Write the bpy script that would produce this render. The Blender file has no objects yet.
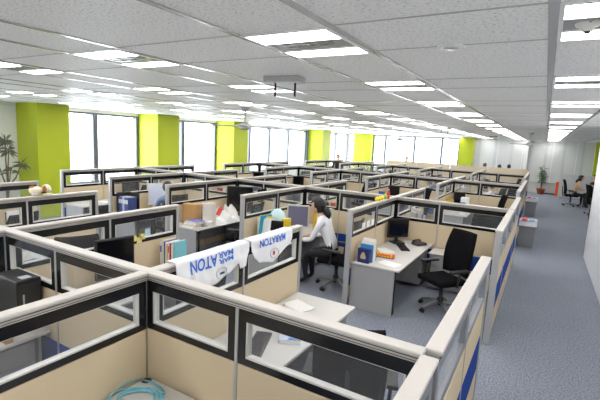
import bpy, bmesh, math, random
from mathutils import Vector, Matrix, noise
random.seed(7)
S = bpy.context.scene
COL = S.collection
PI = math.pi

# ------------------------------------------------------------------ camera, sky, exposure
CAM_H = 2.46
cd = bpy.data.cameras.new('camera'); cam = bpy.data.objects.new('camera', cd); COL.objects.link(cam)
cd.sensor_width = 36.0; cd.lens = 36.0 * 415.96 / 600.0; cd.clip_start = 0.02; cd.clip_end = 200
_y, _p, _r = 0.52515, -0.145546, 0.049457
_M = (Matrix.Rotation(_y, 3, 'Z') @ Matrix.Rotation(_p, 3, 'X') @ Matrix(((1, 0, 0), (0, 0, -1), (0, 1, 0))) @ Matrix.Rotation(_r, 3, 'Z'))
cam.matrix_world = Matrix.Translation((0, 0, CAM_H)) @ _M.to_4x4()
S.camera = cam
w = bpy.data.worlds.new('world'); S.world = w; w.use_nodes = True
w.node_tree.nodes['Background'].inputs[0].default_value = (0.93, 0.97, 1.0, 1)
w.node_tree.nodes['Background'].inputs[1].default_value = 4.5
S.view_settings.view_transform = 'Standard'; S.view_settings.look = 'None'
S.view_settings.exposure = 1.15; S.view_settings.gamma = 1.0; S.view_settings.use_curve_mapping = False
LAMP = 9.0
try:
    S.cycles.max_bounces = 8; S.cycles.transparent_max_bounces = 24; S.cycles.use_denoising = True
    S.cycles.sample_clamp_indirect = 6.0
except Exception:
    pass

# ------------------------------------------------------------------ materials
def srgb(r, g, b):
    f = lambda c: (c / 255 / 12.92) if c / 255 <= 0.04045 else ((c / 255 + 0.055) / 1.055) ** 2.4
    return (f(r), f(g), f(b), 1)
_mats = {}
def mat(name, rgb, rough=0.6, metal=0.0, n=0.06, scale=40, bump=0.0, spec=0.5, coords='Object'):
    if name in _mats: return _mats[name]
    m = bpy.data.materials.new(name); m.use_nodes = True; nt = m.node_tree
    b = nt.nodes['Principled BSDF']; c = srgb(*rgb)
    tc = nt.nodes.new('ShaderNodeTexCoord'); nz = nt.nodes.new('ShaderNodeTexNoise'); nz.inputs['Scale'].default_value = scale
    nz.inputs['Detail'].default_value = 3
    nt.links.new(tc.outputs[coords], nz.inputs['Vector'])
    mx = nt.nodes.new('ShaderNodeMix'); mx.data_type = 'RGBA'
    mx.inputs[6].default_value = tuple(min(1, v * (1 - n)) for v in c[:3]) + (1,)
    mx.inputs[7].default_value = tuple(min(1, v * (1 + n)) for v in c[:3]) + (1,)
    nt.links.new(nz.outputs[0], mx.inputs[0]); nt.links.new(mx.outputs[2], b.inputs['Base Color'])
    b.inputs['Roughness'].default_value = rough; b.inputs['Metallic'].default_value = metal
    b.inputs['Specular IOR Level'].default_value = spec
    if bump:
        bp = nt.nodes.new('ShaderNodeBump'); bp.inputs['Strength'].default_value = bump; bp.inputs['Distance'].default_value = 0.01
        nt.links.new(nz.outputs[0], bp.inputs['Height']); nt.links.new(bp.outputs[0], b.inputs['Normal'])
    _mats[name] = m
    return m
def emis(name, rgb, k):
    m = bpy.data.materials.new(name); m.use_nodes = True; nt = m.node_tree
    nt.nodes.remove(nt.nodes['Principled BSDF'])
    e = nt.nodes.new('ShaderNodeEmission'); e.inputs[0].default_value = rgb; e.inputs[1].default_value = k
    nt.links.new(e.outputs[0], nt.nodes['Material Output'].inputs[0]); return m
def glassmat(name, tint, haze, refl, fixed=None):
    m = bpy.data.materials.new(name); m.use_nodes = True; nt = m.node_tree
    nt.nodes.remove(nt.nodes['Principled BSDF'])
    tr = nt.nodes.new('ShaderNodeBsdfTransparent'); tr.inputs[0].default_value = tint
    df = nt.nodes.new('ShaderNodeBsdfDiffuse'); df.inputs[0].default_value = (.75, .77, .8, 1)
    gl = nt.nodes.new('ShaderNodeBsdfGlossy'); gl.inputs['Roughness'].default_value = 0.03
    m1 = nt.nodes.new('ShaderNodeMixShader'); m1.inputs[0].default_value = haze
    m2 = nt.nodes.new('ShaderNodeMixShader'); fr = nt.nodes.new('ShaderNodeFresnel'); fr.inputs[0].default_value = refl
    geo = nt.nodes.new('ShaderNodeNewGeometry'); inv = nt.nodes.new('ShaderNodeMath'); inv.operation = 'SUBTRACT'; inv.inputs[0].default_value = 1.0
    nt.links.new(geo.outputs['Backfacing'], inv.inputs[1]); _mm = nt.nodes.new('ShaderNodeMath'); _mm.operation = 'MULTIPLY'; nt.links.new(inv.outputs[0], _mm.inputs[1])
    nt.links.new(tr.outputs[0], m1.inputs[1]); nt.links.new(df.outputs[0], m1.inputs[2])
    ((nt.links.new(fr.outputs[0], _mm.inputs[0]), nt.links.new(_mm.outputs[0], m2.inputs[0])) if fixed is None else setattr(m2.inputs[0], 'default_value', fixed)); nt.links.new(m1.outputs[0], m2.inputs[1]); nt.links.new(gl.outputs[0], m2.inputs[2])
    nt.links.new(m2.outputs[0], nt.nodes['Material Output'].inputs[0]); return m

M_cap = mat('cap_paint', (193, 188, 182), 0.45, n=.02)
M_alu = mat('grey_aluminium', (178, 178, 178), 0.4, 0.25, n=.03)
M_groove = mat('dark_groove', (90, 86, 82), 0.7)
M_black = mat('black_frame_paint', (24, 24, 27), 0.22, n=.05)
M_liner = mat('light_frame_liner', (205, 203, 198), 0.45, n=.03)
M_greyframe = mat('grey_frame_paint', (128, 130, 136), 0.4, n=.03)
M_beige = mat('beige_fabric', (214, 197, 166), 0.95, n=.10, scale=260, bump=.25, spec=.1)
M_blue = mat('blue_fabric', (42, 72, 150), 0.95, n=.14, scale=260, bump=.25, spec=.1)
M_glass = glassmat('partition_glass', (.95, .96, .97, 1), .045, 1.4)
M_glassh = glassmat('aisle_partition_glass', (.92, .94, .96, 1), .22, 1.4)
M_wglass = glassmat('window_glass', (.97, .99, 1, 1), .0, 1.45, .02)
M_desk = mat('pale_grey_desktop', (202, 199, 195), 0.45, n=.03, scale=90)
M_deskp = mat('grey_desk_panel', (160, 160, 160), 0.5, n=.03)
M_plblack = mat('black_plastic', (26, 26, 28), 0.45, n=.05)
M_screen = mat('dark_screen', (16, 17, 20), 0.12, n=.03)
M_screenl = mat('grey_lit_screen', (118, 116, 140), 0.25, n=.04)
M_ivory = mat('ivory_plastic', (205, 203, 196), 0.5, n=.03)
M_mesh = mat('black_chair_fabric', (20, 20, 23), 0.95, n=.1, scale=120, bump=0, spec=.08)
M_chrome = mat('grey_base_metal', (150, 150, 152), 0.3, 0.6)
M_white = mat('white_paint', (232, 232, 230), 0.5, n=.02)
M_paper = mat('white_paper', (238, 238, 236), 0.8, n=.02)
M_skin = mat('skin', (214, 170, 140), 0.6, n=.04)
M_hair = mat('black_hair', (22, 18, 17), 0.5, n=.3, scale=80)
M_bin = mat('grey_bin_plastic', (128, 130, 134), 0.55, n=.04)

# carpet
def carpet_mat():
    m = bpy.data.materials.new('blue_grey_carpet'); m.use_nodes = True; nt = m.node_tree; b = nt.nodes['Principled BSDF']
    tc = nt.nodes.new('ShaderNodeTexCoord')
    n1 = nt.nodes.new('ShaderNodeTexNoise'); n1.inputs['Scale'].default_value = 55; n1.inputs['Detail'].default_value = 4
    n2 = nt.nodes.new('ShaderNodeTexNoise'); n2.inputs['Scale'].default_value = 1.3; n2.inputs['Detail'].default_value = 2
    nt.links.new(tc.outputs['Object'], n1.inputs['Vector']); nt.links.new(tc.outputs['Object'], n2.inputs['Vector'])
    r = nt.nodes.new('ShaderNodeValToRGB'); r.color_ramp.elements[0].position = .35; r.color_ramp.elements[1].position = .65
    r.color_ramp.elements[0].color = srgb(110, 115, 128); r.color_ramp.elements[1].color = srgb(158, 163, 175)
    nt.links.new(n1.outputs[0], r.inputs[0])
    mx = nt.nodes.new('ShaderNodeMix'); mx.data_type = 'RGBA'; mx.blend_type = 'MULTIPLY'; mx.inputs[0].default_value = .18
    nt.links.new(r.outputs[0], mx.inputs[6]); nt.links.new(n2.outputs[0], mx.inputs[7]); nt.links.new(mx.outputs[2], b.inputs['Base Color'])
    b.inputs['Roughness'].default_value = .95; b.inputs['Specular IOR Level'].default_value = .1
    bp = nt.nodes.new('ShaderNodeBump'); bp.inputs['Strength'].default_value = .5; bp.inputs['Distance'].default_value = .01
    nt.links.new(n1.outputs[0], bp.inputs['Height']); nt.links.new(bp.outputs[0], b.inputs['Normal']); return m
def tile_mat():
    m = bpy.data.materials.new('speckled_ceiling_tile'); m.use_nodes = True; nt = m.node_tree; b = nt.nodes['Principled BSDF']
    tc = nt.nodes.new('ShaderNodeTexCoord'); mp = nt.nodes.new('ShaderNodeMapping'); mp.inputs['Scale'].default_value = (1, 1.6, 1)
    v = nt.nodes.new('ShaderNodeTexNoise'); v.inputs['Scale'].default_value = 50; v.inputs['Detail'].default_value = 2.5
    nt.links.new(tc.outputs['Object'], mp.inputs[0]); nt.links.new(mp.outputs[0], v.inputs['Vector'])
    r = nt.nodes.new('ShaderNodeValToRGB'); r.color_ramp.elements[0].position = .36; r.color_ramp.elements[1].position = .45
    r.color_ramp.elements[0].color = srgb(206, 204, 201); r.color_ramp.elements[1].color = srgb(243, 242, 240)
    nt.links.new(v.outputs[0], r.inputs[0]); nt.links.new(r.outputs[0], b.inputs['Base Color'])
    b.inputs['Roughness'].default_value = .55; b.inputs['Specular IOR Level'].default_value = .3
    return m
def green_mat():
    return mat('lime_green_paint', (168, 180, 18), 0.55, n=.02)
M_green = green_mat()
M_blind = None
def blind_mat():
    m = bpy.data.materials.new('pale_grey_blind'); m.use_nodes = True; nt = m.node_tree; b = nt.nodes['Principled BSDF']
    tc = nt.nodes.new('ShaderNodeTexCoord'); wv = nt.nodes.new('ShaderNodeTexWave'); wv.bands_direction = 'DIAGONAL' if False else 'X'
    wv.inputs['Scale'].default_value = .35; nt.links.new(tc.outputs['Object'], wv.inputs['Vector'])
    r = nt.nodes.new('ShaderNodeValToRGB'); r.color_ramp.elements[0].position = .0; r.color_ramp.elements[1].position = .12
    r.color_ramp.elements[0].color = srgb(188, 190, 191); r.color_ramp.elements[1].color = srgb(202, 204, 204)
    nt.links.new(wv.outputs[0], r.inputs[0]); nt.links.new(r.outputs[0], b.inputs['Base Color']); b.inputs['Roughness'].default_value = .8
    return m
M_blind = blind_mat()

# ------------------------------------------------------------------ mesh helpers
class MB:
    def __init__(s): s.bm = bmesh.new()
    def box(s, x0, x1, y0, y1, z0, z1, mi=0, bev=0.0, M=None, seg=2):
        r = bmesh.ops.create_cube(s.bm, size=1.0)
        vs = r['verts']
        bmesh.ops.scale(s.bm, vec=(abs(x1 - x0), abs(y1 - y0), abs(z1 - z0)), verts=vs)
        bmesh.ops.translate(s.bm, vec=((x0 + x1) / 2, (y0 + y1) / 2, (z0 + z1) / 2), verts=vs)
        fs = list({f for v in vs for f in v.link_faces})
        for f in fs: f.material_index = mi
        if M is not None: bmesh.ops.transform(s.bm, matrix=M, verts=vs)
        if bev:
            es = list({e for v in vs for e in v.link_edges})
            g = bmesh.ops.bevel(s.bm, geom=es, offset=bev, segments=seg, affect='EDGES', profile=.5)
            for f in g['faces']: f.material_index = mi
        return s
    def tube(s, pts, r, mi=0, n=8, closed=False, cap=True):
        pts = [Vector(p) for p in pts]; rr = r if isinstance(r, (list, tuple)) else [r] * len(pts)
        rings = []; prev = None
        for i, p in enumerate(pts):
            if closed: d = pts[(i + 1) % len(pts)] - pts[i - 1]
            else: d = pts[min(i + 1, len(pts) - 1)] - pts[max(i - 1, 0)]
            d = d.normalized() if d.length > 1e-9 else Vector((0, 0, 1))
            a = prev - d * prev.dot(d) if prev is not None else d.orthogonal()
            if a.length < 1e-6: a = d.orthogonal()
            a.normalize(); prev = a; b = d.cross(a)
            rings.append([s.bm.verts.new(p + (a * math.cos(t) + b * math.sin(t)) * rr[i]) for t in [2 * PI * k / n for k in range(n)]])
        m = len(rings)
        for i in range(m if closed else m - 1):
            A, B = rings[i], rings[(i + 1) % m]
            for k in range(n):
                f = s.bm.faces.new((A[k], A[(k + 1) % n], B[(k + 1) % n], B[k])); f.material_index = mi; f.smooth = True
        if cap and not closed:
            f = s.bm.faces.new(rings[0][::-1]); f.material_index = mi
            f = s.bm.faces.new(rings[-1]); f.material_index = mi
        return s
    def lathe(s, prof, c=(0, 0, 0), mi=0, n=20, smooth=True):
        rings = []
        for (r, z) in prof:
            rings.append([s.bm.verts.new((c[0] + r * math.cos(2 * PI * k / n), c[1] + r * math.sin(2 * PI * k / n), c[2] + z)) for k in range(n)] if r > 1e-5
                         else [s.bm.verts.new((c[0], c[1], c[2] + z))])
        for A, B in zip(rings, rings[1:]):
            for k in range(n):
                q = (k + 1) % n
                if len(A) == 1 and len(B) == 1: continue
                if len(A) == 1: f = s.bm.faces.new((A[0], B[q], B[k]))
                elif len(B) == 1: f = s.bm.faces.new((A[k], A[q], B[0]))
                else: f = s.bm.faces.new((A[k], A[q], B[q], B[k]))
                f.material_index = mi; f.smooth = smooth
        return s
    def ball(s, c, r, mi=0, sub=2, f=None):
        g = bmesh.ops.create_icosphere(s.bm, subdivisions=sub, radius=1.0)
        for v in g['verts']:
            p = v.co.copy()
            if f: p = f(p)
            v.co = Vector((p.x * r[0] + c[0], p.y * r[1] + c[1], p.z * r[2] + c[2]))
            for fc in v.link_faces: fc.material_index = mi; fc.smooth = True
        return s
    def prism(s, poly, z0, z1, mi=0, M=None):
        lo = [s.bm.verts.new((x, y, z0)) for x, y in poly]; hi = [s.bm.verts.new((x, y, z1)) for x, y in poly]
        n = len(poly); fs = [s.bm.faces.new(lo[::-1]), s.bm.faces.new(hi)]
        for k in range(n): fs.append(s.bm.faces.new((lo[k], lo[(k + 1) % n], hi[(k + 1) % n], hi[k])))
        for f in fs: f.material_index = mi
        if M is not None: bmesh.ops.transform(s.bm, matrix=M, verts=lo + hi)
        return s
    def build(s, name, mats, parent=None, loc=None):
        bmesh.ops.recalc_face_normals(s.bm, faces=s.bm.faces)
        me = bpy.data.meshes.new(name); s.bm.to_mesh(me); s.bm.free()
        for m in (mats if isinstance(mats, (list, tuple)) else [mats]): me.materials.append(m)
        o = bpy.data.objects.new(name, me); COL.objects.link(o)
        if parent is not None: o.parent = parent
        if loc is not None: o.location = loc
        return o
def tag(o, label=None, cat=None, group=None, kind=None):
    for k, v in (('label', label), ('category', cat), ('group', group), ('kind', kind)):
        if v: o[k] = v
    return o
def thing(name, label, cat, loc=(0, 0, 0), rz=0.0, group=None, kind=None):
    o = bpy.data.objects.new(name, None); COL.objects.link(o); o.location = loc; o.rotation_euler = (0, 0, rz)
    return tag(o, label, cat, group, kind)
_kids = {}
def dup(root, loc, rz, label, group=None, kids=None):
    def cp(o, par):
        c = o.copy(); COL.objects.link(c)
        if par is not None: c.parent = par
        for ch in [x for x in o.children]: cp(ch, c)
        return c
    r = cp(root, None); r.location = loc; r.rotation_euler = (0, 0, rz); r['label'] = label
    if group: r['group'] = group
    return r
class Proto:
    """first placement uses the prototype itself, later ones copy it"""
    def __init__(s, make): s.make = make; s.o = None
    def put(s, loc, rz, label, group=None):
        if s.o is None:
            s.o = s.make(); s.o.location = loc; s.o.rotation_euler = (0, 0, rz); s.o['label'] = label
            if group: s.o['group'] = group
            return s.o
        return dup(s.o, loc, rz, label, group)
ORD = ['', 'first', 'second', 'third', 'fourth', 'fifth', 'sixth', 'seventh', 'eighth', 'ninth', 'tenth', 'eleventh', 'twelfth', 'thirteenth', 'fourteenth', 'fifteenth', 'sixteenth']

# ------------------------------------------------------------------ the room
H = 3.06; XW = -12.5; YF = 28.2; XR = 4.2; YB = -4.5; WR = 1.05; WRY = 11.8
def struct(mb, name, mats, parent=None):
    o = mb.build(name, mats, parent)
    if parent is None: o['kind'] = 'structure'
    return o
struct(MB().box(XW - .3, XR + .3, YB - .3, YF + .3, -.1, 0), 'floor', carpet_mat())
ceil = struct(MB().box(XW - .3, XR + .3, YB - .3, YF + .3, H, H + .1), 'ceiling', tile_mat())
LP = 1.74; LW = .62; BX = [-.04, -1.68, -3.44, -5.2, -6.95, -8.7, -10.45, -12.2]; BY = BX[1:] ; LY0 = 2.05; LYP = 1.933
M_run = mat('white_ceiling_runner', (200, 200, 200), 0.22, .35, n=.02)
M_joint = mat('grey_ceiling_joint', (186, 185, 184), 0.7)
mb = MB(); mj = MB()
for x in BX[:7] + [1.7, 3.4]:
    for xx in (x, x + LW):
        if XW < xx < XR: mb.box(xx - .022, xx + .022, YB, YF, H - .006, H)
for i in range(-11, 42):
    y = LY0 + i * LYP / 3
    if not (YB < y < YF): continue
    if i % 3 == 2: continue
    _b = sorted(BX[:7] + [1.7, 3.4])
    for xa, xb in zip(_b, _b[1:]):
        x0 = xa + LW + .02; x1 = xb - .02
        mj.box(max(x0, XW), min(x1, XR), y - .007, y + .007, H - .003, H)
mb.build('ceiling_runner', M_run, ceil); mj.build('ceiling_joint', M_joint, ceil)

# window wall (faces +X) with green columns and mullions
M_wall = mat('warm_white_wall', (226, 226, 222), 0.8, n=.02)
M_mull = mat('grey_mullion', (104, 107, 118), 0.4, 0.2)
mb = MB()
mb.box(XW - .2, XW, YB, YF, 0, .72); mb.box(XW - .2, XW, YB, YF, H - .1, H)
mb.box(XW - .2, XW, YB, -4.2, .72, H - .1); mb.box(XW - .2, XW, 4.1, 4.3, .72, H - .1)
struct(mb, 'wall_left', M_wall)
def column(n, y0, y1, x0=XW - .2, x1=-11.5):
    struct(MB().box(x0, x1, y0, y1, 0, H, bev=.01), 'trim_%d' % n, M_green)
cols = [(6.0, 6.87), (9.95, 10.92), (14.0, 14.97), (22.2, 23.3)]
for i, c in enumerate(cols): column(i + 1, *c)
def window_y(n, y0, y1, muls):
    fr = MB()
    for y in [y0 + .03] + muls + [y1 - .03]: fr.box(XW - .14, XW + .02, y - .08, y + .08, .72, H - .1)
    fr.box(XW - .12, XW - .04, y0, y1, .72, .78); fr.box(XW - .12, XW - .04, y0, y1, H - .16, H - .1)
    f = struct(fr, 'window_%d' % n, M_mull)
    MB().box(XW - .085, XW - .075, y0, y1, .76, H - .14).build('pane', M_wglass, f)
window_y(1, 6.87, 9.95, [8.3]); window_y(2, 10.92, 14.0, [12.05]); window_y(3, 14.97, 22.2, [16.4, 18.1, 19.95, 21.9]); window_y(4, 23.3, YF - .1, [24.4, 26.1])
window_y(8, -4.2, 4.1, [-2.4, -.6, 1.2, 2.6])  # unseen window, added to bring more daylight in near the camera
struct(MB().box(XW - .04, XW - .02, 4.2, 6.0, .6, H - .1), 'window_5', mat('white_blind_cloth', (238, 238, 234), .85))
# far wall
mb = MB()
mb.box(XW, XR, YF, YF + .2, 0, .68); mb.box(XW, XR, YF, YF + .2, H - .06, H); mb.box(XW, -10.6, YF, YF + .2, .68, H)
struct(mb, 'wall_back', M_wall)
struct(MB().box(-11.9, -10.6, YF - .35, YF, 0, H), 'trim_5', M_green)
struct(MB().box(-4.75, -3.9, YF - .3, YF, 0, H), 'trim_6', M_green)
struct(MB().box(2.33, 3.3, YF - .3, YF, 0, H), 'trim_7', M_green)
fr = MB()
for x in [-10.57, -9.7, -7.67, -5.88, -4.8]: fr.box(x - .07, x + .07, YF - .02, YF + .14, .68, H - .06)
fr.box(-10.6, -4.75, YF + .02, YF + .14, .68, .76); fr.box(-10.6, -4.75, YF + .02, YF + .14, H - .14, H - .06)
f = struct(fr, 'window_6', M_mull); MB().box(-10.6, -4.75, YF + .06, YF + .07, .7, H - .1).build('pane', M_wglass, f)
fr = MB()
for x0 in (-3.9, -2.55, -1.2, .35, 1.5, 2.33):
    fr.box(x0 - .012, x0 + .012, YF - .055, YF - .03, .7, H - .02)
f = struct(MB().box(-3.9, 4.2, YF - .03, YF - .015, .7, H - .01), 'window_7', M_blind); fr.build('blind_edge', M_white, f)
struct(MB().box(-3.9, 4.2, YF - .22, YF, .66, .7, bev=.008), 'trim_8', M_white)
struct(MB().box(-3.9, 4.2, YF - .14, YF, 0, .64), 'baseboard_back', mat('off_white_heater_panel', (206, 206, 204), .6))
struct(MB().box(-1.1, -.9, YF - .3, YF - .06, 0, H, bev=.01), 'trim_9', M_white)
# right-hand white wall and hidden shell
struct(MB().box(WR, WR + .14, YB, WRY, 0, H, bev=.006), 'wall_right', mat('white_glossy_wall', (232, 234, 238), .35, n=.015))
struct(MB().box(XR, XR + .2, WRY - 2, YF, 0, H), 'wall_far_right', M_wall)
struct(MB().box(WR + .14, XR, WRY - 2.2, WRY - 2, 0, H), 'wall_inner', M_wall)
struct(MB().box(XW, WR, YB - .2, YB, 0, H), 'wall_front', M_wall)

# ------------------------------------------------------------------ ceiling lights
M_lamp = emis('lamp_diffuser', (1.0, .98, .95, 1), LAMP)
M_lampm = mat('lamp_slot_metal', (196, 196, 192), .25, .5)
def make_light():
    t = thing('ceiling_light', '', 'ceiling light')
    L = .69
    h = MB()
    h.box(0.02, LW - .02, .005, .03, -.012, 0); h.box(0.02, LW - .02, L - .03, L - .005, -.012, 0)
    h.box(0.02, .04, .03, L - .03, -.012, 0); h.box(LW - .04, LW - .02, .03, L - .03, -.012, 0)
    h.box(.04, LW - .04, .235, .245, -.012, 0); h.box(.04, LW - .04, 0.465, .475, -.012, 0)
    h.build('housing', M_white, t)
    MB().box(.04, LW - .04, .03, .235, -.010, -.002).build('diffuser', M_lamp, t)
    MB().box(.04, LW - .04, .475, L - .03, -.010, -.002).build('diffuser', M_lamp, t)
    s = MB().box(.04, LW - .04, .245, .465, -.004, -.001)
    s.box(.14, LW - .14, .29, .30, -.012, -.004); s.box(.14, LW - .14, .37, .38, -.012, -.004); s.box(.14, .15, .29, .38, -.012, -.004); s.box(LW - .15, LW - .14, .29, .38, -.012, -.004)
    for q in (.2, .3, .36, .46): s.box(q, q + .006, .3, .37, -.012, -.004)
    s.build('air_slot', M_lampm, t)
    return t
PL = Proto(make_light)
for k in range(0, 7):
    for j in range(-2, 14):
        x = BX[k]; y = LY0 + j * LYP
        if x < XW + .3 or y + .7 > YF or y < YB: continue
        rowname = 'ceiling light over the side aisle' if k == 0 else 'twin strip ceiling light in the %s line from the aisle' % ORD[k + 1]
        if j < 0: lab = '%s, %s' % (rowname, 'just behind the view' if j == -1 else 'well behind the view')
        else: lab = '%s, %s from the front' % (rowname, ORD[j + 1])
        PL.put((x, y, H), 0, lab, 'twin strip ceiling lights')

# ------------------------------------------------------------------ partitions
T = 1.48; HT = .032
def partition(label, x0, y0, rz, L, nb, grey=False, ends=(True, True), group=None, cuts=None):
    """runs along local +X from the given point"""
    t = thing('office_partition', label, 'partition', (x0, y0, 0), rz, group, 'thing')
    cuts = cuts or [L * i / nb for i in range(nb + 1)]
    c = MB()
    c.box(-.035 if ends[0] else 0, L + (.035 if ends[1] else 0), -.044, .044, T - .028, T, bev=.009)
    c.build('top_cap', M_cap, t)
    g = MB()
    for z, hw in ((T - .036, .033), (T - .052, .033)): g.box(0, L, -hw, hw, z, z + .004, 1)
    g.box(0, L, -.030, .030, T - .06, T - .028, 0)
    g.build('rail', [M_cap, M_groove], t)
    MB().box(0, L, -.02, .02, .02, .1, 0).build('foot_rail', M_alu, t)
    for i in range(nb):
        a = cuts[i] + .012; b = cuts[i + 1] - .012
        p = MB()
        bt, bb = (.74, .40) if grey else (.59, .32)
        p.box(a, b, -.028, .028, bt, 1.055, 0, bev=.004); p.box(a, b, -.028, .028, bb, bt - .002, 1, bev=.003); p.box(a, b, -.028, .028, .10, bb - .002, 0, bev=.004)
        p = p.build('fabric_panel', [M_beige, M_blue], t)
        w = MB(); z0, z1 = 1.06, T - .062; hh = .026
        iz0, iz1 = z0 + .045, z1 - .075; ia, ib = a + .058, b - .058
        w.box(a, b, -hh, hh, z0, iz0); w.box(a, b, -hh, hh, iz1, z1); w.box(a, ia, -hh, hh, iz0, iz1); w.box(ib, b, -hh, hh, iz0, iz1)
        l = .011
        w.box(ia, ib, -hh + .002, hh - .002, iz0, iz0 + l, 1); w.box(ia, ib, -hh + .002, hh - .002, iz1 - l * .4, iz1, 1)
        w.box(ia, ia + l, -hh + .002, hh - .002, iz0 + l, iz1 - l * .4, 1); w.box(ib - l, ib, -hh + .002, hh - .002, iz0 + l, iz1 - l * .4, 1)
        w.build('window_frame', [M_greyframe if grey else M_black, M_greyframe if grey else M_liner], p)
        MB().box(ia, ib, -.003, .003, iz0, iz1).build('glass_pane', M_glassh if grey else M_glass, p)
    for i in range(nb + 1):
        if (i == 0 and ends[0]) or (i == nb and ends[1]):
            x = cuts[i] + (-.012 if i == 0 else .012)
            MB().box(x - .024, x + .024, -.040, .040, 0, T - .028, bev=.014, seg=3).build('end_post', M_alu, t)
        elif 0 < i < nb:
            MB().box(cuts[i] - .011, cuts[i] + .011, -.031, .031, .02, T - .06).build('joint_post', M_alu, t)
    return t
X = [-.36, -2.35, -4.33, -6.15, -7.87, -9.65]
XA = [-.36, -.38, -.46, -.56]
SP = [1.95, 7.65, 13.35, 19.1]
def _cuts(L):
    c = [0.0]
    for j in (4, 3, 2, 1):
        x = X[j] - X[5]; p = c[-1]; c += [p + (x - p) * 0.425, x]
    p = c[-1]; return c + [p + (L - p) * 0.425, L]
spn = ['nearest', 'second', 'third', 'fourth']
for i, y in enumerate(SP):
    x0 = X[5] if i else X[5]
    partition('%s long beige partition crossing the cubicles, with black framed panes' % spn[i], X[5], y, 0, XA[i] - X[5] - .035, 10, ends=(True, False), group='long cross partitions', cuts=_cuts(XA[i] - X[5] - .035))
def wing(i, j, sgn):
    rowi = 2 * i + (2 if sgn > 0 else 1)
    grey = j == 0
    if grey: lab = 'beige and blue side partition along the aisle beside the %s cubicle row' % ORD[rowi]
    else: lab = 'short beige side wall in %s cubicle row, %s line of walls in from aisle' % (ORD[rowi], ORD[j])
    y = SP[i] + .035 if sgn > 0 else SP[i] - 2.1
    partition(lab, XA[i] if j == 0 else X[j], y, PI / 2, 2.065, 2, grey, ends=(sgn < 0 or False, sgn > 0), group='partition side walls')
for i in range(4):
    for j in range(6):
        for sg in (-1, 1):
            if i == 0 and sg < 0 and j > 2: continue
            wing(i, j, sg)
# last solid beige screens at the back
for k in range(4):
    t = thing('solid_partition', 'solid beige screen behind the last cubicles, %s from the aisle' % ORD[k + 1], 'partition', (X[k + 1], 23.4, 0), 0, 'solid beige back screens', 'thing')
    wd = X[k] - X[k + 1] - (.25 if k == 0 else .03)
    MB().box(0.02, wd, -.03, .03, .08, T - .0, bev=.004).build('fabric_panel', M_beige, t)
    MB().box(-.0, wd, -.04, .04, T, T + .03, bev=.008).build('top_cap', M_cap, t)
    MB().box(-.01, .02, -.035, .035, 0, T).build('post', M_alu, t)

def cellname(row, col): return 'in %s cubicle row, %s from aisle' % (ORD[row], ORD[col])
def cell(row, col):
    """left wall x, near y, far y"""
    i = (row - 1) // 2
    if row % 2: return X[col] + .045, SP[i] - 2.08, SP[i] - .05
    return X[col] + .045, SP[i] + .05, SP[i] + 2.12

# ------------------------------------------------------------------ desks
DZ = .70
def make_desk():
    t = thing('office_desk', '', 'desk')        # origin: left wall side, near end; runs +Y 2.03, depth +X .73
    MB().box(0, .73, 0, 2.03, DZ - .028, DZ, bev=.006).build('desktop', M_desk, t)
    for y in (.03, 1.97): MB().box(.0, .66, y - .012, y + .012, 0, DZ - .03, bev=.003).build('side_panel', M_deskp, t)
    MB().box(.0, .02, .05, 1.95, .25, DZ - .03).build('modesty_panel', M_deskp, t)
    MB().tube([(.64, .12, 0), (.64, .12, DZ - .03)], .018).build('leg', M_plblack, t)
    MB().box(.62, .66, .1, .14, DZ - .09, DZ - .03).box(.04, .62, .06, .10, DZ - .06, DZ - .03).build('bracket', M_plblack, t)
    d = MB().box(.14, .66, 1.5, 1.93, .06, DZ - .03, bev=.004).build('pedestal', M_deskp, t)
    for z in (.08, .27, .46):
        dr = MB().box(.66, .675, 1.51, 1.92, z, z + .175, bev=.003).build('drawer', M_deskp, d)
    return t
PD = Proto(make_desk)
desk_cells = [(1, 1), (1, 2), (2, 1), (2, 2), (2, 3), (2, 4), (3, 1), (3, 2), (3, 3), (3, 4), (3, 5), (2, 5)]
for r in (4, 5, 6, 7, 8):
    for c in (1, 2, 3, 4, 5): desk_cells.append((r, c))
extra = {(1, 1): 'with blue cable coil', (2, 1): 'with keyboard and thick pale book', (3, 1): 'with black monitor and snack box', (3, 2): 'where woman in white works', (3, 3): 'heaped with papers'}
for r, c in desk_cells:
    x, y0, y1 = cell(r, c)
    PD.put((x, y0, 0), 0, 'pale grey desk %s%s' % ((extra[(r, c)] + ', ') if (r, c) in extra else '', cellname(r, c)), 'cubicle desks')

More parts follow.
